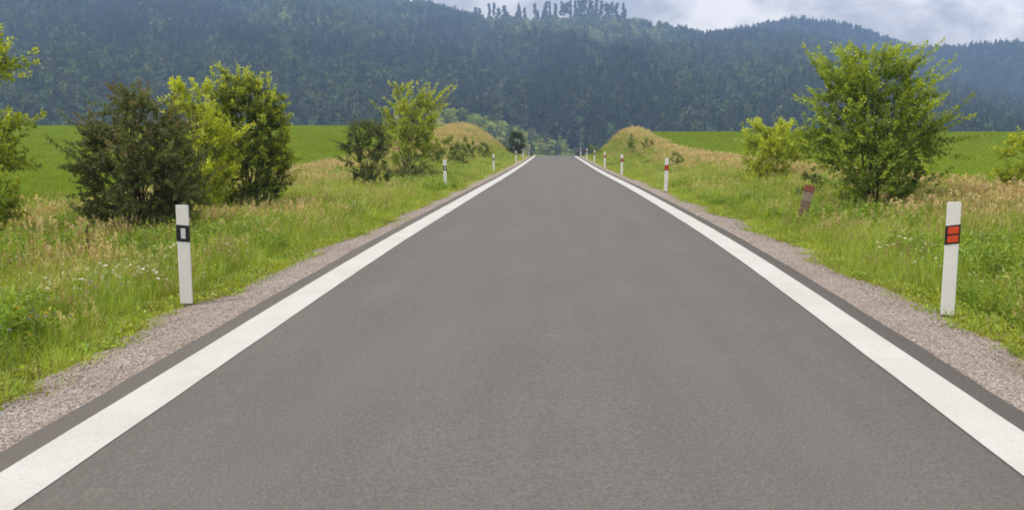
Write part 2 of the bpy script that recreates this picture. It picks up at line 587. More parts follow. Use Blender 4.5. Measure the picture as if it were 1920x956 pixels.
def young_wood(th, r):
    p = px_of(th)
    n = fbm(th * 60, r * 0.012, 77, 3)
    top = smooth(880, 960, p) * (1 - smooth(1240, 1330, p)) * smooth(950, 1030, r) * (1 - smooth(1500, 1600, r))
    left = smooth(400, 520, p) * (1 - smooth(740, 880, p)) * smooth(800, 930, r) * 0.75
    low = smooth(760, 820, p) * (1 - smooth(1060, 1150, p)) * (1 - smooth(480, 500, r)) * 0.95
    right = smooth(1180, 1260, p) * (1 - smooth(1560, 1700, p)) * smooth(600, 700, r) * (1 - smooth(1100, 1300, r)) * 0.35
    return np.clip(np.maximum.reduce([top, left, low, right]) * (0.55 + 0.9 * n) + 0.5 * smooth(0.58, 0.72, n) * smooth(690, 800, r), 0, 1)


yw = young_wood(TH, RR)
hx, hy = hill_point(TH, RR)
hc = np.array([0.026, 0.036, 0.016]) * (1 - yw[..., None]) + np.array([0.19, 0.22, 0.055]) * yw[..., None]
n_t = len(ths)
I = (np.arange(len(rs) - 1)[:, None] * n_t + np.arange(n_t - 1)[None, :]).ravel()
hills = link('hills', mesh_np('hills', np.stack([hx, hy, HZ], -1).reshape(-1, 3), np.stack([I, I + 1, I + 1 + n_t, I + n_t], 1), hc.reshape(-1, 3)), M_HILL, smooth_shade=True)
hills['kind'] = 'structure'

# ------------------------------------------------------------------ instanced growth: prototypes live in collections outside the scene
def instance_tree(name, coll):
    g = bpy.data.node_groups.new(name, 'GeometryNodeTree')
    g.interface.new_socket('Geometry', in_out='INPUT', socket_type='NodeSocketGeometry')
    g.interface.new_socket('Geometry', in_out='OUTPUT', socket_type='NodeSocketGeometry')
    gi, go = node(g, 'NodeGroupInput'), node(g, 'NodeGroupOutput')
    ci = node(g, 'GeometryNodeCollectionInfo')
    ci.inputs['Collection'].default_value = coll
    ci.inputs['Separate Children'].default_value = True
    ci.inputs['Reset Children'].default_value = True
    ip = node(g, 'GeometryNodeInstanceOnPoints')
    ip.inputs['Pick Instance'].default_value = True

    def named(nm, ty):
        a = node(g, 'GeometryNodeInputNamedAttribute', data_type=ty); a.inputs['Name'].default_value = nm
        return a.outputs['Attribute']
    wire(g, gi.outputs[0], ip.inputs['Points'])
    wire(g, ci.outputs[0], ip.inputs['Instance'])
    wire(g, named('idx', 'INT'), ip.inputs['Instance Index'])
    er = node(g, 'FunctionNodeEulerToRotation')
    wire(g, named('rot', 'FLOAT_VECTOR'), er.inputs[0])
    wire(g, er.outputs[0], ip.inputs['Rotation'])
    wire(g, named('scl', 'FLOAT_VECTOR'), ip.inputs['Scale'])
    wire(g, ip.outputs[0], go.inputs[0])
    return g


def scatter(name, pts, idx, rot, scl, protos, label, cat):
    """one object of kind stuff: pts carry instances of the prototype meshes"""
    coll = bpy.data.collections.new(name + '_kinds')
    for k, (me, mat) in enumerate(protos):
        o = bpy.data.objects.new('%s_kind_%02d' % (name, k), me)
        if not me.materials: me.materials.append(mat)
        coll.objects.link(o)
    me = bpy.data.meshes.new(name)
    n = len(pts)
    me.vertices.add(n); me.vertices.foreach_set('co', np.asarray(pts, np.float32).ravel())
    me.attributes.new('idx', 'INT', 'POINT').data.foreach_set('value', np.asarray(idx, np.int32))
    me.attributes.new('rot', 'FLOAT_VECTOR', 'POINT').data.foreach_set('vector', np.asarray(rot, np.float32).ravel())
    scl = np.asarray(scl, np.float32)
    if scl.ndim == 1: scl = np.repeat(scl[:, None], 3, 1)
    me.attributes.new('scl', 'FLOAT_VECTOR', 'POINT').data.foreach_set('vector', scl.ravel())
    o = link(name, me)
    md = o.modifiers.new('growth', 'NODES'); md.node_group = instance_tree(name + '_nodes', coll)
    return tag(o, label, cat, None, 'stuff')


def unit(v):
    return v / np.maximum(np.linalg.norm(v, axis=-1, keepdims=True), 1e-9)


class Cloud:
    """collects many small quads/blades (4-vertex faces) with vertex colours"""
    def __init__(s):
        s.V = []; s.C = []; s.F = []; s.n = 0

    def quads(s, P, C):
        """P (m,4,3), C (m,3) or (m,4,3)"""
        m = len(P)
        if m == 0: return
        s.V.append(P.reshape(-1, 3))
        C = np.asarray(C)
        if C.ndim == 2: C = np.repeat(C[:, None, :], 4, 1)
        s.C.append(C.reshape(-1, 3))
        s.F.append(np.arange(s.n, s.n + 4 * m).reshape(m, 4)); s.n += 4 * m

    def mesh(s, name):
        return mesh_np(name, np.concatenate(s.V), np.concatenate(s.F), np.concatenate(s.C))


def leaves(cl, P, D, size, col, r, aspect=0.55, droop=0.2):
    """rhombic leaves at P pointing along D"""
    m = len(P)
    D = unit(D + r.normal(0, 0.45, (m, 3)) - np.array([0, 0, droop]))
    S = unit(np.cross(D, r.normal(0, 1, (m, 3)) + np.array([0, 0, 1.2])))
    N = np.cross(S, D)
    L = size[:, None]
    a = P; c = P + D * L
    mid = P + D * L * 0.45 + N * L * 0.06
    b = mid + S * L * aspect * 0.5; d = mid - S * L * aspect * 0.5
    cl.quads(np.stack([a, b, c, d], 1), col)


def blade_tuft(seed, n, h, spread, width, lean, cols, segs=3):
    r = np.random.default_rng(seed); cl = Cloud()
    ang = r.uniform(0, 2 * np.pi, n); rad = spread * np.sqrt(r.uniform(0, 1, n))
    base = np.stack([np.cos(ang) * rad, np.sin(ang) * rad, np.full(n, -0.03)], 1)
    a2 = ang + r.normal(0, 0.9, n)
    out = np.stack([np.cos(a2), np.sin(a2), np.zeros(n)], 1)
    hh = h * r.uniform(0.55, 1.1, n); ln = lean * r.uniform(0.1, 1.2, n)
    side = np.stack([-np.sin(a2 + r.normal(0, 1, n)), np.cos(a2), np.zeros(n)], 1); side = unit(side)
    C = np.array(cols)[r.integers(0, len(cols), n)] * r.uniform(0.8, 1.2, (n, 1))
    prev = None
    for k in range(segs + 1):
        t = k / segs
        p = base + out * (ln * t ** 2 * hh)[:, None] + np.array([0, 0, 1]) * (hh * (t - 0.25 * ln * t ** 2))[:, None]
        w = width * (1 - t) ** 0.6 * (0.6 + 0.4 * (1 - t)) + 0.0006
        cur = (p - side * w * 0.5, p + side * w * 0.5)
        if prev is not None:
            cl.quads(np.stack([prev[0], prev[1], cur[1], cur[0]], 1), C)
        prev = cur
    return cl


G1, G2, G3, G4 = (0.27, 0.395, 0.036), (0.345, 0.46, 0.040), (0.19, 0.29, 0.040), (0.38, 0.43, 0.080)
T1, T2, T3 = (0.58, 0.47, 0.23), (0.62, 0.53, 0.32), (0.46, 0.42, 0.17)


def seed_grass(seed, n, h, head_cols, stalk_cols):
    r = np.random.default_rng(seed)
    cl = blade_tuft(seed, n, h * 0.92, 0.10, 0.004, 0.35, stalk_cols)
    lo = blade_tuft(seed + 50, 12, h * 0.5, 0.12, 0.010, 0.5, [G1, G3, T3])
    for V, C in zip(lo.V, lo.C): cl.quads(V.reshape(-1, 4, 3), C.reshape(-1, 4, 3))
    top = cl.V[2].reshape(-1, 4, 3)[:, 2]
    for k in range(9):
        P = top + r.normal(0, 0.010, top.shape) + np.array([0, 0, 1]) * (r.uniform(-0.16, 0.03, (len(top), 1)) * h)
        leaves(cl, P, np.tile([0, 0, 1.0], (len(P), 1)), np.full(len(P), 0.035 * (0.6 + h)), np.array(head_cols)[r.integers(0, len(head_cols), len(P))] * r.uniform(.85, 1.15, (len(P), 1)), r, 0.45, -0.3)
    return cl


def herb(seed, stems, h, cols, leaf, per=9, spread=0.10):
    r = np.random.default_rng(seed); cl = Cloud()
    for k in range(stems):
        a = r.uniform(0, 6.28); b = np.array([math.cos(a), math.sin(a), 0]) * spread * r.uniform(0, 1)
        d = unit(np.array([math.cos(a) * 0.45 * r.uniform(.2, 1), math.sin(a) * 0.45 * r.uniform(.2, 1), 1.0]))
        H = h * r.uniform(0.6, 1.05)
        sd = np.array([math.sin(a), -math.cos(a), 0]) * 0.003
        top = b + d * H
        cl.quads(np.array([[b - sd, b + sd, top + sd * .5, top - sd * .5]]), np.array([cols[0]]))
        t = r.uniform(0.12, 1.0, per)
        P = b + d * (H * t)[:, None]
        q = r.uniform(0, 6.28, per)
        D = np.stack([np.cos(q), np.sin(q), 0.45 + 0 * q], 1)
        leaves(cl, P, D, leaf * (1.15 - 0.5 * t) * r.uniform(.7, 1.2, per), np.array(cols)[r.integers(0, len(cols), per)] * r.uniform(.8, 1.2, (per, 1)), r, 0.32, 0.1)
    return cl


def flower(seed, n, h, petal, size, stem_col):
    r = np.random.default_rng(seed)
    cl = blade_tuft(seed, n, h, 0.13, 0.004, 0.3, [stem_col])
    top = cl.V[2].reshape(-1, 4, 3)[:, 2]
    for c in top:
        m = 8
        q = np.linspace(0, 6.28, m, endpoint=False) + r.uniform(0, 1)
        D = np.stack([np.cos(q), np.sin(q), 0.35 + 0 * q], 1)
        leaves(cl, np.repeat(c[None], m, 0), D, np.full(m, size), np.tile(petal, (m, 1)) * r.uniform(.9, 1.1, (m, 1)), r, 0.6, -0.1)
    return cl


def low_mat(seed, n, spread, cols, leaf):
    r = np.random.default_rng(seed); cl = Cloud()
    a = r.uniform(0, 6.28, n); d = spread * np.sqrt(r.uniform(0, 1, n))
    P = np.stack([np.cos(a) * d, np.sin(a) * d, r.uniform(0.0, 0.10, n) * (1 - d / spread * 0.7)], 1)
    D = np.stack([np.cos(a), np.sin(a), r.uniform(0.1, 1.4, n)], 1)
    leaves(cl, P, D, leaf * r.uniform(.6, 1.3, n), np.array(cols)[r.integers(0, len(cols), n)] * r.uniform(.8, 1.2, (n, 1)), r, 0.6, 0.1)
    return cl


GRASS = [
    blade_tuft(1, 26, 0.40, 0.14, 0.009, 0.55, [G1, G2, G3]),        # 0 green
    blade_tuft(2, 30, 0.46, 0.16, 0.008, 0.75, [G2, G1, G4]),        # 1 green
    blade_tuft(3, 22, 0.34, 0.15, 0.011, 0.95, [G2, G4, G1]),        # 2 arching bright
    herb(4, 7, 0.42, [G3, G1, (0.20, 0.29, 0.04)], 0.085, 11),       # 3 leafy weed
    herb(5, 9, 0.34, [G1, G2, (0.28, 0.36, 0.04)], 0.07, 10),       # 4 leafy weed
    seed_grass(6, 12, 0.52, [T1, T2], [T3, G4]),                     # 5 tan seed heads
    seed_grass(7, 14, 0.48, [T2, T1, (0.56, 0.38, 0.22)], [T3]),     # 6 tan seed heads
    seed_grass(8, 8, 0.50, [(0.40, 0.36, 0.15), T3], [G4, G1]),      # 7 half-ripe
    low_mat(9, 120, 0.17, [G2, (0.34, 0.38, 0.045), G1, G3, (0.30, 0.26, 0.10)], 0.032),       # 8 creeping clover
    low_mat(10, 100, 0.15, [(0.33, 0.38, 0.04), G2, G1, (0.32, 0.28, 0.10)], 0.030),         # 9 creeping clover
    blade_tuft(11, 20, 0.40, 0.14, 0.007, 0.6, [T3, T1, G4, G1]),    # 10 drying tuft
    blade_tuft(12, 34, 0.16, 0.13, 0.007, 0.9, [G2, G1, G4]),        # 11 short turf
]
FLOWERS = [
    flower(21, 7, 0.44, (0.72, 0.72, 0.68), 0.018, G3),              # 0 white
    flower(22, 5, 0.40, (0.68, 0.68, 0.64), 0.022, G1),              # 1 white
    flower(23, 5, 0.38, (0.28, 0.26, 0.44), 0.016, G3),              # 2 blue-violet
    flower(24, 4, 0.36, (0.55, 0.44, 0.05), 0.020, G1),              # 3 yellow
]
CROP = [blade_tuft(31, 26, 0.26, 0.26, 0.016, 0.5, [(0.205, 0.305, 0.010), (0.235, 0.335, 0.012), (0.17, 0.27, 0.010)], 2),
        blade_tuft(32, 26, 0.24, 0.26, 0.018, 0.7, [(0.21, 0.31, 0.010), (0.255, 0.34, 0.013)], 2)]


def sample_band(y0, y1, a0, a1, dens, r):
    """points at |offset| a0..a1 on both sides of the road"""
    n = int((y1 - y0) * (a1 - a0) * dens * 2)
    y = r.uniform(y0, y1, n); s = np.where(r.uniform(0, 1, n) < 0.5, -1, 1); a = r.uniform(a0, a1, n)
    return y, s, a


r = np.random.default_rng(99)
Ys, Ss, As, Ds = [], [], [], []
for y0, y1, dens in [(2.5, 9, 95), (9, 16, 75), (16, 28, 46), (28, 45, 28), (45, 70, 17), (70, 124, 11)]:
    y, s, a = sample_band(y0, y1, 2.8, 12.4, dens, r)
    Ys.append(y); Ss.append(s); As.append(a); Ds.append(np.full(len(y), dens))
y, s, a, dens = map(np.concatenate, (Ys, Ss, As, Ds))
eg = np.where(s < 0, edge_of_gravel(y, -1), edge_of_gravel(y, 1))
x = road_x(y) + s * a
patch = fbm(x * 0.55, y * 0.55, 31, 3)
patch2 = fbm(x * 0.21 + 9, y * 0.16, 33, 3)
fe = field_edge(s * 1.0)
lim = fe + 0.7 * (fbm(x * .3, y * .3, 9) - .5) + 0.4
old_x, old_y, _ = 4.35, 17.6, 0
keep = (a > eg + 0.03) & (a < lim) & ~((np.abs(x - old_x + 0.1) < 0.40) & (y > 16.2) & (y < 17.8) & (r.uniform(0, 1, len(a)) < 0.8))
# thin out creeping plants right at the gravel
keep &= ~((a < eg + 0.25) & (r.uniform(0, 1, len(a)) < 0.35))
dryness = smooth(0.9, 3.6, a - eg) * np.clip(-0.02 + 1.1 * (patch2 - 0.50) + 0.25 * smooth(14, 34, y) * smooth(1.8, 4.4, a - eg), 0, 1)
dryness = np.maximum(dryness, 0.74 * smooth(6.0, 8.6, a + 3.0 * (patch2 - 0.5)) * smooth(55, 78, y))
dryness = np.maximum(dryness, 0.76 * smooth(-3.2, -0.9, a - fe) * (0.35 + 0.65 * smooth(0.42, 0.55, patch2)))
u1 = r.uniform(0, 1, len(a))
idx = np.where(u1 < 0.40, r.integers(0, 3, len(a)), np.where(patch > 0.60, r.integers(3, 5, len(a)), np.where(u1 < 0.9, r.integers(0, 2, len(a)), 7)))
isdry = r.uniform(0, 1, len(a)) < dryness
idx = np.where(isdry, r.choice([5, 6, 6, 7, 10, 10], len(a)), idx)
lowz = (a - eg) < 0.30 + 0.5 * patch
idx = np.where(lowz, r.choice([8, 9, 11, 11, 11], len(a)), idx)
hgt = 0.42 + 0.66 * smooth(0.1, 1.5, a - eg) + 0.35 * (patch - 0.5)
hgt = hgt * r.uniform(0.75, 1.25, len(a)) * np.where(isdry & ~lowz, 0.95, 1.0)
hgt = np.where(lowz, r.uniform(0.7, 1.25, len(a)), hgt)
# wider tufts where they stand farther apart
wid = np.where(lowz, hgt, np.clip(hgt, 0.6, 1.3)) * np.clip(np.sqrt(75.0 / dens) * 0.95, 0.95, 2.1)
k = keep
z = ground_z(x[k], y[k])
rot = np.stack([r.normal(0, .10, k.sum()), r.normal(0, .10, k.sum()), r.uniform(0, 6.28, k.sum())], 1)
scatter('verge_grass', np.stack([x[k], y[k], z], 1), idx[k], rot, np.stack([wid[k], wid[k], hgt[k]], 1),
        [(c.mesh('tuft'), M_GRASS) for c in GRASS], 'tall meadow grass and weeds covering both verges, tan towards the fields', 'grass')

# wildflowers
n = 3200
y = r.uniform(4, 60, n); s = np.where(r.uniform(0, 1, n) < 0.62, -1, 1); a = r.uniform(3.6, 7.5, n)
x = road_x(y) + s * a
pw = fbm(x * 0.7, y * 0.5, 51, 2)
whitepatch = np.exp(-((x + 4.6) / 0.75) ** 2 - ((y - 9.6) / 1.3) ** 2)
keepf = (r.uniform(0, 1, n) < 0.02 + 0.22 * (pw > 0.68)) & (a > np.where(s < 0, edge_of_gravel(y, -1), edge_of_gravel(y, 1)) + 0.5)
fx, fy = x[keepf], y[keepf]
fi = np.where(fbm(fx * 0.3, fy * 0.3, 57, 2) > 0.5, 0, np.where(r.uniform(0, 1, len(fx)) < 0.6, 2, 3))
wx = r.normal(-4.75, 0.6, 46); wy = r.normal(9.6, 1.0, 46)
fx = np.concatenate([fx, wx]); fy = np.concatenate([fy, wy]); fi = np.concatenate([fi, r.integers(0, 2, 46)])
scatter('wildflowers', np.stack([fx, fy, ground_z(fx, fy)], 1), fi,
        np.stack([r.normal(0, .1, len(fx)), r.normal(0, .1, len(fx)), r.uniform(0, 6.28, len(fx))], 1), r.uniform(0.75, 1.25, len(fx)),
        [(c.mesh('flower'), M_GRASS) for c in FLOWERS], 'small white, violet and yellow wildflowers sprinkled through the verge grass', 'wildflowers')

# crop on the two fields
n = 230000
y = 9 + (125 - 9) * r.uniform(0, 1, n) ** 1.35
half = 16 + 0.72 * y
x = r.uniform(-1, 1, n) * half
u = x - road_x(y); a = np.abs(u)
k = (a > field_edge(u) + 0.7 * (fbm(x * .3, y * .3, 9) - .5)) & (a < half)
x, y = x[k], y[k]
sc = np.clip(0.9 + y / 90.0, 0.9, 2.0)
hs = r.uniform(0.7, 1.2, len(x)) * (0.75 + 0.5 * fbm(x * .12, y * .06, 71, 3))
scatter('field_crop', np.stack([x, y, ground_z(x, y)], 1), r.integers(0, 2, len(x)),
        np.stack([0 * x, 0 * x, r.uniform(0, 6.28, len(x))], 1), np.stack([sc, sc, hs], 1),
        [(c.mesh('crop'), M_GRASS) for c in CROP], 'even bright green young crop growing over both fields', 'crop')

# loose stones on the gravel
def stone(seed):
    q = np.random.default_rng(seed)
    import bmesh
    bm = bmesh.new(); bmesh.ops.create_icosphere(bm, subdivisions=1, radius=1.0)
    for v in bm.verts:
        v.co *= q.uniform(0.7, 1.15); v.co.z *= 0.65
    me = bpy.data.meshes.new('stone'); bm.to_mesh(me); bm.free()
    return me


def stone_mat():
    m, t, out = new_mat('stones')
    p = principled(t, out, 0.9, 0.2)
    oi = node(t, 'ShaderNodeObjectInfo')
    wire(t, ramp(t, oi.outputs['Random'], [(0, (0.17, 0.145, 0.13)), (0.4, (0.33, 0.28, 0.255)), (0.75, (0.42, 0.375, 0.345)), (1, (0.56, 0.54, 0.51))]), p.inputs['Base Color'])
    return m


M_STONE = stone_mat()
n = 42000
y = 3.2 + 22 * r.uniform(0, 1, n) ** 1.6
s = np.where(r.uniform(0, 1, n) < 0.5, -1, 1)
eg = np.where(s < 0, edge_of_gravel(y, -1), edge_of_gravel(y, 1))
a = HW + 0.01 + (eg + 0.1 - HW) * r.uniform(0, 1, n) ** 0.9
x = road_x(y) + s * a
zg = road_z(y) + np.interp(a, [2.66, 2.85, 3.05, 3.5], [-0.028, -0.035, -0.045, -0.075])
scatter('gravel_stones', np.stack([x, y, zg], 1), r.integers(0, 3, n), r.uniform(0, 6.28, (n, 3)) * np.array([.2, .2, 1]),
        0.0038 + 0.007 * r.uniform(0, 1, n) ** 4, [(stone(k), M_STONE) for k in range(3)], 'loose pinkish grey stones strewn over the gravel shoulders', 'stones')

# ------------------------------------------------------------------ wood on the hills
def spruce(seed):
    q = np.random.default_rng(seed); cl = Cloud()
    n = 190
    t = q.uniform(0.02, 1, n) ** 0.85
    rad = 0.20 * (1 - t) ** 0.9 + 0.008
    a = q.uniform(0, 6.28, n)
    P = np.stack([np.cos(a) * rad * 0.25, np.sin(a) * rad * 0.25, 0.10 + 0.88 * t], 1)
    D = np.stack([np.cos(a), np.sin(a), -0.35 + 0.9 * t ** 3], 1)
    c = np.array([[0.034, 0.056, 0.028]]) * q.uniform(0.75, 1.35, (n, 1))
    leaves(cl, P, D, rad * 0.95 + 0.03, c, q, 0.75, 0.1)
    return cl


def pine_crown(seed, z0, col, lobes=6):
    q = np.random.default_rng(seed); cl = Cloud()
    for k in range(lobes):
        cz = z0 + (0.93 - z0) * (k + q.uniform(0, 1)) / lobes; a = q.uniform(0, 6.28); d = q.uniform(0.02, 0.15) * (1.15 - cz)
        c = np.array([math.cos(a) * d, math.sin(a) * d, cz]); n = 34
        v = unit(q.normal(0, 1, (n, 3))) * np.array([0.085, 0.085, 0.06]) * q.uniform(.6, 1.1)
        leaves(cl, c + v * 0.7, v, np.full(n, 0.06), np.array([col]) * q.uniform(.7, 1.3, (n, 1)), q, 0.8, 0.0)
    return cl


def trunk_quads(cl, h, w, col):
    for ax in ((1, 0, 0), (0, 1, 0)):
        s = np.array(ax) * w
        cl.quads(np.array([[-s, s, s * .5 + [0, 0, h], -s * .5 + [0, 0, h]]]), np.array([col]))


def broadleaf(seed, col, low=0.12, wide=0.30):
    q = np.random.default_rng(seed); cl = Cloud()
    for k in range(9):
        t = q.uniform(low, 0.86); a = q.uniform(0, 6.28); d = wide * q.uniform(0.1, 0.75) * math.sin(math.pi * min(1, .18 + .8 * t))
        c = np.array([math.cos(a) * d, math.sin(a) * d, t]); n = 28
        v = unit(q.normal(0, 1, (n, 3))) * np.array([0.16, 0.16, 0.13]) * q.uniform(.7, 1.1)
        leaves(cl, c + v * 0.7, v, np.full(n, 0.11), np.array([col]) * q.uniform(.75, 1.25, (n, 1)), q, 0.8, 0.0)
    trunk_quads(cl, 0.5, 0.012, (0.06, 0.05, 0.04))
    return cl


pn = pine_crown(204, 0.45, (0.052, 0.074, 0.034)); trunk_quads(pn, 0.8, 0.010, (0.11, 0.07, 0.05))
WOOD = [spruce(201), spruce(202), spruce(203), pn,
        broadleaf(205, (0.065, 0.100, 0.036)), broadleaf(206, (0.095, 0.140, 0.042), 0.15, 0.34),
        broadleaf(207, (0.24, 0.31, 0.065), 0.1, 0.38), broadleaf(208, (0.32, 0.37, 0.085), 0.08, 0.42)]
TH0, TH1 = math.radians(-36), math.radians(29)


def wood_points(r0, r1, spacing, seed):
    q = np.random.default_rng(seed)
    n = int(0.5 * (r1 ** 2 - r0 ** 2) * (TH1 - TH0) / spacing ** 2)
    rr = np.sqrt(q.uniform(r0 ** 2, r1 ** 2, n)); th = q.uniform(TH0, TH1, n)
    return th, rr, np.full(n, spacing)


parts = [wood_points(350, 700, 4.4, 1), wood_points(700, 1150, 5.6, 2), wood_points(1150, 1580, 6.2, 3), wood_points(1580, 1860, 7.0, 4)]
th, rr, sp = map(np.concatenate, zip(*parts))
zz_ = hill_z(th, rr)
q = np.random.default_rng(5)
# drop trees on slopes the ridge in front of them hides
tan_here = (zz_ + 16 - EYE) / rr
grid_t = np.linspace(TH0, TH1, 240); grid_r = np.arange(330, 1990, 12.0)
GT, GR = np.meshgrid(grid_t, grid_r, indexing='ij')
horizon = np.maximum.accumulate((hill_z(GT, GR) - EYE) / GR, axis=1)
ti = np.clip(((th - TH0) / (TH1 - TH0) * 239).round().astype(int), 0, 239)
ri = np.clip(((rr - 330) / 12).astype(int) - 2, 0, len(grid_r) - 1)
y_w = young_wood(th, rr)
clear = (px_of(th) > 885 + 40 * fbm(rr * .02, th * 30, 3, 2)) & (px_of(th) < 1265) & (rr > 985 + 160 * fbm(th * 25, rr * .004, 91, 3)) & (rr < 1700) & (fbm(th * 70, rr * 0.014, 95, 2) + 0.5 * q.uniform(-1, 1, len(th)) < 0.72)      # cut-over ridge: only the single pines stand there
vis = (tan_here > horizon[ti, ri] - 0.002) & (zz_ > VALLEY + 0.4)
th, rr, sp, zz_, y_w, clear = (v[vis] for v in (th, rr, sp, zz_, y_w, clear))
is_young = q.uniform(0, 1, len(th)) < y_w  # young broadleaf trees, whose own foliage is lighter green
mixed = q.uniform(0, 1, len(th)) < 0.06 + 0.50 * ((rr < 700) & (px_of(th) < 860)) + 0.42 * (fbm(th * 14, rr * .0022, 83, 2) > 0.5) + 0.22 * (fbm(th * 40, rr * .006, 88, 2) > 0.52)
wi = np.where(is_young, q.integers(5, 8, len(th)), np.where(mixed, q.integers(3, 6, len(th)), q.integers(0, 3, len(th))))
low_hill = (rr < 500) & (px_of(th) > 640) & (px_of(th) < 1180)
hh = np.where(wi >= 6, q.uniform(6, 10, len(th)), np.where(wi >= 3, q.uniform(9.5, 15, len(th)), q.uniform(10, 18, len(th))))
hh = np.where(clear, q.uniform(3.0, 6.5, len(th)) + 4.5 * (rr > 1385) * q.uniform(0, 1, len(th)), hh)
wi = np.where(clear, q.integers(6, 8, len(th)), wi)
wi = np.where(low_hill & (q.uniform(0, 1, len(th)) < 0.85), q.integers(5, 8, len(th)), wi)
hh = np.where(low_hill & (wi >= 5), q.uniform(3.5, 6.5, len(th)), hh)
ww = hh * np.where(wi < 3, 1.0, 1.12) * np.clip(sp / 6.0, 0.9, 1.7) * np.where(wi >= 6, 1.25, 1.0)
px_, py_ = hill_point(th, rr)
scatter('forest', np.stack([px_, py_, zz_ - 0.3], 1), wi, np.stack([0 * th, 0 * th, q.uniform(0, 6.28, len(th))], 1), np.stack([ww, ww, hh], 1),
        [(c.mesh('tree'), M_FOREST) for c in WOOD], 'dense dark mixed forest covering the hills beyond the fields', 'forest')

# single trees on the skyline of the main hill
def tube_mesh(name, paths, sides=5):
    """paths: list of (points (k,3), radii (k,))"""
    V, Fc = [], []
    n0 = 0
    for P, R_ in paths:
        P = np.asarray(P, float); k = len(P)
        T = unit(np.gradient(P, axis=0))
        ref = np.where(np.abs(T[:, 2:3]) > 0.9, np.array([[1.0, 0, 0]]), np.array([[0, 0, 1.0]]))
        S = unit(np.cross(T, ref)); B = np.cross(T, S)
        a = np.linspace(0, 2 * np.pi, sides, endpoint=False)
        ring = P[:, None, :] + (S[:, None, :] * np.cos(a)[None, :, None] + B[:, None, :] * np.sin(a)[None, :, None]) * np.asarray(R_)[:, None, None]
        V.append(ring.reshape(-1, 3))
        for i in range(k - 1):
            for j in range(sides):
                Fc.append((n0 + i * sides + j, n0 + i * sides + (j + 1) % sides, n0 + (i + 1) * sides + (j + 1) % sides, n0 + (i + 1) * sides + j))
        n0 += k * sides
    return mesh_np(name, np.concatenate(V), np.array(Fc))


def sky_tree(kind, seed):
    if kind == 'pine':
        cr = pine_crown(300 + seed, (0.28, 0.42, 0.22, 0.46, 0.18, 0.36)[seed], (0.036, 0.050, 0.024), (13, 11, 14, 10, 15, 12)[seed]).mesh('crown')
    else:
        cr = spruce(330 + seed).mesh('crown')
    q = np.random.default_rng(seed)
    w = q.normal(0, 0.006, (6, 2)); w[0] = 0
    zc = np.linspace(-0.03, 0.93, 6)
    tr = tube_mesh('trunk', [(np.stack([w[:, 0], w[:, 1], zc], 1), np.linspace(0.015, 0.006, 6))], 5)
    return tr, cr


SKY = {('pine', s): sky_tree('pine', s) for s in range(6)}
SKY.update({('spruce', s): sky_tree('spruce', s) for s in range(2)})
sky_list = [(892, 30, 15), (901, 30, 13), (917, 29, 10), (926, 29, 6), (937, 29, 8), (947, 29, 5), (953, 29, 15), (974, 29, 4, 's'), (981, 29, 13), (999, 27, 0), (1005, 27, 12),
            (1020, 27, 5, 's'), (1026, 27, 6), (1030, 27, 3), (1041, 26, 2), (1050, 26, 2), (1056, 26, 3), (1062, 25, 2), (1070, 25, -2), (1077, 25, -3), (1083, 25, 1), (1088, 25, -4),
            (1095, 25, -1), (1102, 25, -3), (1110, 25, 3), (1117, 25, 2), (1124, 25, 5), (1131, 26, 4), (1138, 26, 5), (1144, 26, 8), (1155, 27, 4), (1165, 28, 9), (1170, 28, 10),
            (1244, 45, 34), (690, 4, -14), (702, 4, -12), (712, 6, -14), (723, 7, -10), (741, 8, -9), (757, 9, -8), (781, 10, -6), (790, 11, -2)]
for i, e in enumerate(sky_list):
    kind = 'spruce' if len(e) > 3 else 'pine'
    tr, cr = SKY[(kind, (i * 7 // 3) % (2 if kind == 'spruce' else 6))]
    jit = random.Random(i * 11 + 5); th = col_angle(e[0]) + jit.uniform(-.0016, .0016); rd = 1428.0 + jit.uniform(-34, 14)
    zg = float(hill_z(np.array([th]), np.array([rd]))[0])
    ray = pixel_ray(e[0], e[2]); ztop = EYE + rd * ray[2] / math.hypot(ray[0], ray[1])
    H = max(8.0, min(34.0, ztop - zg + 2 + jit.uniform(-7, 3)))
    if e[0] < 860: lab, grp = 'tall pine among those on the forested hilltop left of the clearing', 'pines on the wooded hilltop'
    elif e[0] > 1200: lab, grp = 'lone pine on the skyline ridge apart from the clearing pines', None
    elif kind == 'spruce': lab, grp = 'pointed dark spruce between the slim pines on the hilltop clearing skyline', 'spruces on the skyline'
    else: lab, grp = 'slim dark pine standing against the sky on the hilltop clearing', 'pines along the skyline'
    t_ = thing(kind + '_tree', lab, 'tree', (math.sin(th) * rd, math.cos(th) * rd, zg - 0.5), random.Random(i).uniform(0, 6.28), grp)
    wsc = min(H, 22) * (jit.uniform(1.0, 1.7) if kind == 'pine' else 1.4)
    t_.scale = (wsc, wsc, H)
    link('trunk', tr, M_BARK, t_); link('crown', cr, M_FOREST, t_)

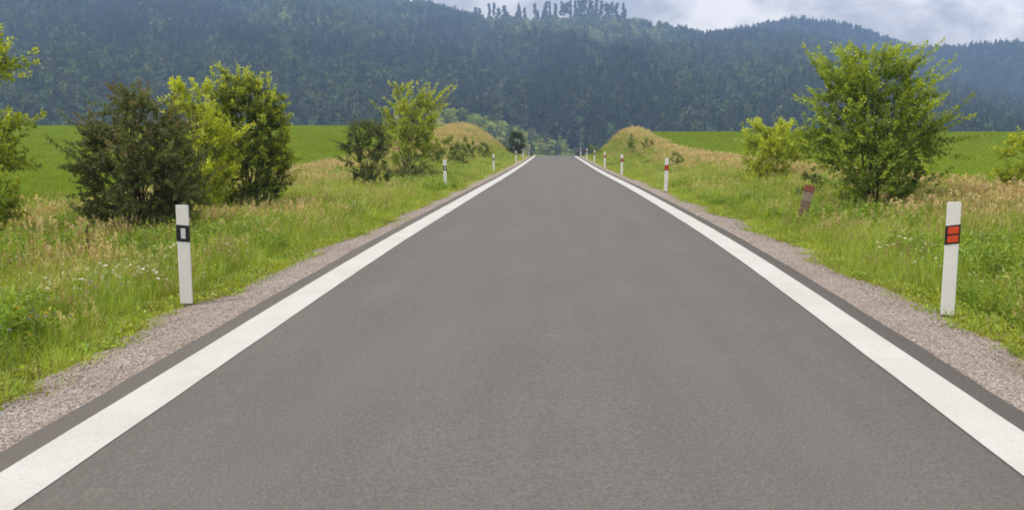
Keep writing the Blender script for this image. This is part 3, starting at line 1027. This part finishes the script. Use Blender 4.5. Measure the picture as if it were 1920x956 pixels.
# ------------------------------------------------------------------ bushes and small trees on the verges
def bush(name, label, cat, loc, H, width, seed, base_col, tip_col, leaf=0.07, stems=6, clusters=26, shoots=11, fill=1.0, belly=0.45, low=0.08,
         lean=(0, 0), depth=None, tip_amount=0.7, spike=0.16, horiz=0.0, red=None, bottom=1.0, group=None):
    """multi-stemmed shrub: stems -> boughs to clusters -> leafy shoots; returns the thing"""
    q = np.random.default_rng(seed)
    Rw = width / 2; Rd = (depth or width) / 2
    root = thing(name, label, cat, loc, 0.0, group)
    paths = []
    nodes = []
    for k in range(stems):
        a = 2 * np.pi * (k + q.uniform(-.3, .3)) / stems
        tip = np.array([math.cos(a) * Rw * q.uniform(.15, .55) + lean[0] * .7, math.sin(a) * Rd * q.uniform(.15, .55) + lean[1] * .7, H * q.uniform(.6, .86)])
        b = np.array([math.cos(a) * 0.06, math.sin(a) * 0.06, -0.08])
        c = np.array([tip[0] * 0.35, tip[1] * 0.35, H * 0.35])
        t = np.linspace(0, 1, 9)[:, None]
        P = (1 - t) ** 2 * b + 2 * t * (1 - t) * c + t ** 2 * tip + q.normal(0, 0.015 * H, (9, 3)) * np.sin(np.pi * t)
        rad = np.linspace(0.008 * H, 0.0025 * H, 9)
        paths.append((P, rad)); nodes.append(P[1:])
    nodes = np.concatenate(nodes)

    def env(t):          # horizontal half extent at height fraction t
        t = np.clip(t, 0, 1)
        return np.where(t < belly, bottom * 0.55 + (1 - 0.55 * bottom) * np.sin(np.pi / 2 * t / belly), np.cos(np.pi / 2 * np.clip((t - belly) / (1 - belly), 0, 1) ** 1.35))
    cl = Cloud()
    tips = []
    n_try = 0
    cents = []
    while len(cents) < clusters and n_try < 5000:
        n_try += 1
        t = q.uniform(low + .05, 0.93)
        e = float(env(t)); a = q.uniform(0, 6.28); d = math.sqrt(q.uniform(0.12, 1.0)) * e * 0.92
        c = np.array([math.cos(a) * d * Rw + lean[0] * t, math.sin(a) * d * Rd + lean[1] * t, t * H])
        if q.uniform(0, 1) > 0.35 + 0.65 * e: continue
        if any(np.linalg.norm((c - o) / np.array([1, 1, 1.0])) < 0.20 * width ** 0.5 * 0.9 for o in cents): continue
        cents.append(c)
    LP, LD, LS, LC = [], [], [], []
    base_col = np.array(base_col); tip_col = np.array(tip_col)
    for c in cents:
        below = nodes[nodes[:, 2] < c[2] - 0.02 * H]
        if len(below) == 0: below = nodes
        nd = below[np.argmin(np.linalg.norm((below - c) * np.array([1, 1, 0.8]), axis=1))]
        outw = np.array([c[0] - lean[0] * c[2] / H, c[1] - lean[1] * c[2] / H, 0]); outw = outw / (np.linalg.norm(outw) + 1e-6)
        t = np.linspace(0, 1, 6)[:, None]
        mid = (nd + c) / 2 + np.array([0, 0, -0.04 * H]) + outw * 0.02
        P = (1 - t) ** 2 * nd + 2 * t * (1 - t) * mid + t ** 2 * c
        paths.append((P, np.linspace(0.0042 * H, 0.0018 * H, 6)))
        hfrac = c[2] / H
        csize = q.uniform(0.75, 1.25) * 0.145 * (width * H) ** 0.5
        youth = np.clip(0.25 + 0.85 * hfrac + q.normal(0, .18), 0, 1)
        nsh = int(shoots * q.uniform(.75, 1.3))
        for j in range(nsh):
            dv = unit(q.normal(0, 1, 3) + outw * 0.9 + np.array([0, 0, 0.75 - horiz]))
            ln = csize * q.uniform(0.6, 1.25) * (1 + (spike * 4 if q.uniform() < spike else 0))
            st = c + q.normal(0, 0.25 * csize, 3)
            en = st + dv * ln
            en[2] += 0.18 * ln * (1 - horiz)
            if en[2] < 0.05 * H: en[2] = 0.05 * H + q.uniform(0, .04)
            if en[2] > H * 1.02: en[2] = H * 1.02
            m1 = (st + en) / 2 - np.array([0, 0, 0.10 * ln])
            nl = max(6, int(1.7 * fill * ln / (leaf * 0.16)))
            tt = q.uniform(0.08, 1, nl)
            tq = tt[:, None]
            P = (1 - tq) ** 2 * st + 2 * tq * (1 - tq) * m1 + tq ** 2 * en
            tang = unit(2 * (1 - tq) * (m1 - st) + 2 * tq * (en - m1))
            sd = unit(q.normal(0, 1, (nl, 3)))
            LP.append(P + sd * leaf * 0.25); LD.append(tang * 0.7 + sd * 0.9)
            LS.append(leaf * q.uniform(.65, 1.25, nl) * (1.05 - 0.35 * tt))
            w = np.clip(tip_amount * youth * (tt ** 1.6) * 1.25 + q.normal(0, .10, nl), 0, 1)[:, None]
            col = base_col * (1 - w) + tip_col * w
            if red is not None and hfrac > 0.55:
                wr = (np.clip(tt - 0.55, 0, 1) * 1.6 * (q.uniform() < 0.5))[:, None]
                col = col * (1 - wr) + np.array(red) * wr
            LC.append(col * q.uniform(.78, 1.22, (nl, 1)))
            if j % 2 == 0:
                t3 = np.array([0, .5, 1.0])[:, None]
                paths.append(((1 - t3) ** 2 * st + 2 * t3 * (1 - t3) * m1 + t3 ** 2 * en, np.array([0.0018, 0.0013, 0.0006]) * H))
    leaves(cl, np.concatenate(LP), np.concatenate(LD), np.concatenate(LS), np.concatenate(LC), q, 0.62, 0.15)
    link('trunk', tube_mesh('trunk', paths, 5), M_BARK, root)
    link('crown', cl.mesh('crown'), M_LEAF, root)
    return root


def at_px(px, dist):
    """ground point at distance dist (along the road) in photo column px"""
    rr_ = pixel_ray(px, 330)
    x_ = rr_[0] / rr_[1] * dist
    return (x_, dist, float(ground_z(x_, dist)) - 0.03)


BRIGHT, FRESH, DEEP, MID = (0.58, 0.66, 0.045), (0.42, 0.54, 0.040), (0.10, 0.15, 0.028), (0.22, 0.30, 0.036)
OLIVE = (0.135, 0.170, 0.060)


def top_h(px, py, dist):
    rr_ = pixel_ray(px, py)
    zt = EYE + dist * rr_[2] / rr_[1]
    return zt - float(ground_z(rr_[0] / rr_[1] * dist, dist)) + 0.03


def px_w(n, dist):
    return n * dist / F_PX


B = 'broadleaf shrub'
bush('roadside_shrub', 'yellow-tipped leafy shrub standing at the left field edge before the dark olive bush', 'shrub', at_px(-62, 14.0), top_h(-40, 45, 14), px_w(250, 14), 11,
     MID, BRIGHT, 0.085, 6, 36, 10, 0.85, 0.42, 0.06, spike=0.24)
bush('roadside_bush', 'dark olive thorny bush with reddish shoot tips beside the white post', 'bush', at_px(262, 15.0), top_h(262, 158, 15), px_w(205, 15), 12,
     OLIVE, (0.19, 0.22, 0.065), 0.052, 8, 60, 14, 1.0, 0.40, 0.05, tip_amount=0.5, spike=0.22, horiz=0.45, red=(0.25, 0.16, 0.09))
bush('roadside_shrub', 'bright yellow-green shrub between the olive bush and the dark-bellied bush', 'shrub', at_px(378, 19.0), top_h(378, 152, 19), px_w(150, 19), 13,
     (0.34, 0.41, 0.036), BRIGHT, 0.075, 6, 34, 11, 0.9, 0.5, 0.05, lean=(-0.1, 0), tip_amount=0.95, spike=0.2)
bush('roadside_bush', 'tall bush with dark green belly and yellow-green crown behind the yellow-green shrub', 'bush', at_px(468, 21.0), top_h(468, 126, 21), px_w(155, 21), 14,
     (0.09, 0.14, 0.028), BRIGHT, 0.075, 7, 56, 12, 1.0, 0.42, 0.04, tip_amount=0.85, spike=0.14)
bush('low_bush', 'low dark green bush under the tall dark-bellied bush', 'bush', at_px(466, 20.0), 0.8, 1.0, 15,
     (0.075, 0.115, 0.024), FRESH, 0.07, 5, 16, 10, 0.9, 0.4, 0.05, tip_amount=0.4)
bush('roadside_bush', 'small dark green bush standing before the open-branched pale shrub', 'bush', at_px(690, 31.0), top_h(688, 226, 31), px_w(90, 31), 16,
     (0.10, 0.13, 0.04), (0.21, 0.25, 0.055), 0.06, 6, 30, 12, 0.9, 0.45, 0.05, tip_amount=0.5, spike=0.2)
bush('young_tree', 'open-branched young tree with light green tufts behind the small dark bush', 'tree', at_px(762, 40.0), top_h(755, 157, 40), px_w(125, 40), 17,
     (0.26, 0.34, 0.040), (0.54, 0.58, 0.045), 0.10, 6, 34, 10, 0.85, 0.60, 0.12, tip_amount=0.9, spike=0.25)
bush('low_bush', 'spreading low bush at the foot of the open-branched young tree', 'bush', at_px(762, 37.0), 1.15, px_w(110, 37), 18,
     (0.12, 0.155, 0.042), (0.27, 0.30, 0.055), 0.07, 6, 26, 9, 0.8, 0.4, 0.05, tip_amount=0.5)
for k, (px, py, d, w, lab) in enumerate([(842, 253, 62, 40, 'light green scrub growing up the side of the left tan bank'),
                                         (812, 262, 55, 36, 'light green scrub at the near foot of the left tan bank'),
                                         (876, 256, 70, 30, 'small scrub bush highest on the left tan bank'),
                                         (858, 281, 58, 36, 'sparse low scrub between the second and third white post'),
                                         (908, 268, 80, 26, 'small scrub on the road-facing slope of the left tan bank')]):
    bush('bank_scrub', lab, 'scrub', at_px(px, d), max(0.8, min(2.0, top_h(px, py, d))), px_w(w, d), 30 + k, (0.15, 0.21, 0.04), (0.34, 0.40, 0.05), 0.11, 4, 18, 9, 0.8, 0.45, 0.05)
bush('crest_bush', 'round dark bush on the crest where the road drops away', 'bush', at_px(966, 116), top_h(966, 248, 116), px_w(36, 116), 40,
     (0.075, 0.10, 0.03), (0.16, 0.19, 0.045), 0.13, 5, 34, 12, 1.0, 0.5, 0.04, tip_amount=0.4, spike=0.05)
# right side
bush('roadside_shrub', 'low pale yellow-green shrub at the edge of the right field', 'shrub', at_px(1446, 32.0), top_h(1446, 224, 32), px_w(108, 32), 51,
     (0.34, 0.41, 0.036), BRIGHT, 0.10, 6, 34, 10, 0.85, 0.5, 0.05, tip_amount=0.9, spike=0.2)
bush('roadside_tree', 'large bushy many-stemmed tree with spiky green shoots in the right verge', 'tree', at_px(1640, 19.5), top_h(1640, 92, 19.5), px_w(226, 19.5), 57,
     (0.15, 0.235, 0.034), (0.46, 0.57, 0.045), 0.074, 8, 54, 12, 0.78, 0.42, 0.04, depth=2.0, tip_amount=0.9, spike=0.28, bottom=0.50, lean=(-0.12, 0))
bush('roadside_shrub', 'pale green shrub standing alone at the field edge past the large spiky tree', 'shrub', at_px(1932, 21.0), top_h(1932, 243, 21), px_w(110, 21), 53,
     (0.30, 0.38, 0.040), (0.56, 0.61, 0.045), 0.085, 5, 24, 10, 0.85, 0.45, 0.05)
for k, (px, py, d, w, lab) in enumerate([(1506, 290, 24, 26, 'slim dark weed bush behind the old leaning post'),
                                         (1529, 293, 24.5, 24, 'slim dark weed bush close to the large spiky tree')]):
    bush('weed_bush', lab, 'weed', at_px(px, d), min(0.95, top_h(px, py, d)), px_w(w, d), 60 + k, (0.11, 0.16, 0.035), (0.22, 0.28, 0.045), 0.06, 4, 10, 8, 0.8, 0.5, 0.1)
for k, (px, py, d, w, lab) in enumerate([(1184, 253, 82, 20, 'dark small bush on the slope of the right tan bank'),
                                         (1213, 260, 78, 20, 'light small bush beside the dark one on the right tan bank'),
                                         (1268, 280, 52, 22, 'dark scrub behind the second red-banded post'),
                                         (1107, 272, 112, 18, 'grey-green bush on the right side of the road crest'),
                                         (1121, 274, 110, 14, 'dark bush at the toe of the right tan bank')]):
    bush('bank_scrub', lab, 'scrub', at_px(px, d), max(0.8, min(2.0, top_h(px, py, d))), px_w(w, d), 70 + k, (0.16, 0.22, 0.045), (0.33, 0.39, 0.055), 0.10, 4, 12, 8, 0.8, 0.45, 0.05)

# ------------------------------------------------------------------ delineator posts
def post(kind):
    root = thing('delineator_post', 'white post', 'post', (0, 0, 0))
    w, d, H = 0.057, 0.040, 0.95
    prof = [(-w, -d), (w, -d), (w * 0.92, 0.0), (w * 0.45, d), (-w * 0.45, d), (-w * 0.92, 0.0)]
    s = Shape(); s.prism(prof, 0.035, H, 0.0, -0.35); s.build('post_body', M_POST, root, 0.006)
    s = Shape(); s.prism([(-0.042, -0.026), (0.042, -0.026), (0.030, 0.026), (-0.030, 0.026)], -0.12, 0.05); s.build('anchor_foot', M_STEEL, root, 0.003)
    sh = 0.14 if kind == 'red' else -0.10
    z0, z1 = 0.62, 0.775
    bp = [(-w - .0025, -d - .0025), (w + .0025, -d - .0025), (w * 0.92 + .0028, 0.0), (w * 0.45 + .002, d + .0025), (-w * 0.45 - .002, d + .0025), (-w * 0.92 - .0028, 0.0)]
    s = Shape(); s.prism(bp, z0, z1, sh); band = s.build('black_band', M_BLACK, root)
    if kind == 'white':
        s = Shape(); s.prism([(-0.016, -d - .009), (0.026, -d - .009), (0.026, -d), (-0.016, -d)], z0 + 0.030, z1 - 0.030, sh)
        s.build('reflector', M_WHITE_REFLECT, band, 0.002)
    else:
        for a_, b_ in ((0.014, 0.070), (0.085, 0.141)):
            s = Shape(); s.prism([(-0.041, -d - .009), (0.047, -d - .009), (0.047, -d), (-0.041, -d)], z0 + a_, z0 + b_, sh)
            s.build('reflector', M_RED_REFLECT, band, 0.002)
    return root


ORD = ['first', 'second', 'third', 'fourth', 'fifth', 'sixth', 'seventh', 'eighth']
for kind, spots in (('white', [(352, 8.61), (835, 30.6), (925.5, 53.0), (968, 77.0), (980.5, 97.0), (992, 119.0)]),
                    ('red', [(1775, 8.45), (1248.5, 28.9), (1162, 45.8), (1126, 61.0), (1109, 77.0), (1086, 94.0), (1077, 116.0)])):
    proto = post(kind)
    for i, (px, d) in enumerate(spots):
        side = -1 if kind == 'white' else 1
        rr_ = pixel_ray(px, HORIZON + 1.68 * F_PX / d); xx = rr_[0] / rr_[1] * d
        uo = xx - float(road_x(d))
        uo = side * max(3.12, min(3.75, abs(uo)))
        xx = float(road_x(d)) + uo
        zg = float(road_z(d)) - (0.075 if abs(uo) < 3.4 else 0.09)
        det = 'black-banded white reflector' if kind == 'white' else 'two stacked orange-red reflectors'
        if i == 0:
            lab = 'tall white roadside post with %s, in %s' % (('black-framed white reflector', 'the gravel before the olive bush') if kind == 'white' else (det, 'grass before the large spiky tree'))
        elif i < 4:
            lab = '%s post of the %s row counted up the road from the olive bush' % (ORD[i], 'black-banded white') if kind == 'white' else '%s post of the red-banded row going up to the crest' % ORD[i]
        else:
            lab = 'tiny pale %s post by the road crest' % ('black-banded' if kind == 'white' else 'red-banded')
        rz = (0.10 if kind == 'white' else -0.18) if i == 0 else side * -0.04
        g = 'white roadside posts with black bands' if kind == 'white' else 'white roadside posts with red reflectors'
        if i == 0:
            o = proto; o.scale = (1, 1, 1.0 if kind == 'white' else 1.075); o.location = (xx, d, zg); o.rotation_euler = (0, 0, rz); o['label'] = lab; o['group'] = g
        else:
            o = copy_thing(proto, (xx, d, zg), rz, lab, g)
            o.rotation_euler = (0.0, math.radians(random.Random(i * 3 + len(kind)).uniform(-1.5, 1.5)), rz)

# old leaning post
ox, od, oz = at_px(1500, 17.6)
old = thing('old_post', 'old weathered brown leaning post with faded red top, sunk in the right verge grass', 'post', (ox, od, oz))
old.rotation_euler = (0.05, math.radians(12), -0.2); old.scale = (1.1, 1.1, 1.28)
prof = [(-.075, -.05), (.075, -.05), (.065, .05), (-.065, .05)]
s = Shape(); s.prism(prof, -0.15, 0.46); s.build('post_body', M_WEATHERED, old, 0.008)
s = Shape(); s.prism([(x_ * 1.02, y_ * 1.04) for x_, y_ in prof], 0.46, 0.60); s.build('faded_band', M_FADED_WHITE, old, 0.006)
s = Shape(); s.prism([(x_ * 1.14, y_ * 1.14) for x_, y_ in prof], 0.60, 0.68, 0.0, -0.3); s.build('red_cap', M_FADED_RED, old, 0.008)

# dry dock stalk
dx, dd, dz = at_px(157, 11.5)
stalk = thing('dock_stalk', 'single dark dry dock stalk rising from the grass before the olive bush', 'plant', (dx, dd, dz))
P = np.array([[0, 0, -.05], [.01, 0, .25], [.0, .01, .5], [.012, 0, .72]])
link('stem', tube_mesh('stem', [(P, np.array([.006, .005, .004, .002]))], 5), M_BARK, stalk)
qs = np.random.default_rng(3); cl = Cloud()
n = 60; t = qs.uniform(0.42, .74, n)
leaves(cl, np.stack([qs.normal(0, .012, n), qs.normal(0, .012, n), t], 1), np.tile([0, 0, 1.0], (n, 1)), np.full(n, .03), np.tile([0.075, 0.045, 0.028], (n, 1)), qs, .6, 0)
link('seed_head', cl.mesh('seed_head'), M_LEAF, stalk)

# ------------------------------------------------------------------ haze over the valley
def haze_box():
    m, t, out = new_mat('haze_air')
    v = node(t, 'ShaderNodeVolumePrincipled')
    v.inputs['Color'].default_value = (0.39, 0.58, 1.0, 1)
    v.inputs['Density'].default_value = 0.00045
    v.inputs['Anisotropy'].default_value = 0.2
    wire(t, v.outputs[0], out.inputs['Volume'])
    x0, x1, y0, y1, z0, z1 = -1600, 1600, -420, 2080, -24, 300
    V = [(x, y, z) for z in (z0, z1) for y in (y0, y1) for x in (x0, x1)]
    me = bpy.data.meshes.new('haze')
    me.from_pydata(V, [], [(0, 2, 3, 1), (4, 5, 7, 6), (0, 1, 5, 4), (2, 6, 7, 3), (0, 4, 6, 2), (1, 3, 7, 5)]); me.update()
    o = link('haze', me, m)
    return tag(o, 'thin bluish haze filling the air before the distant hills', 'haze', None, 'stuff')


haze_box()
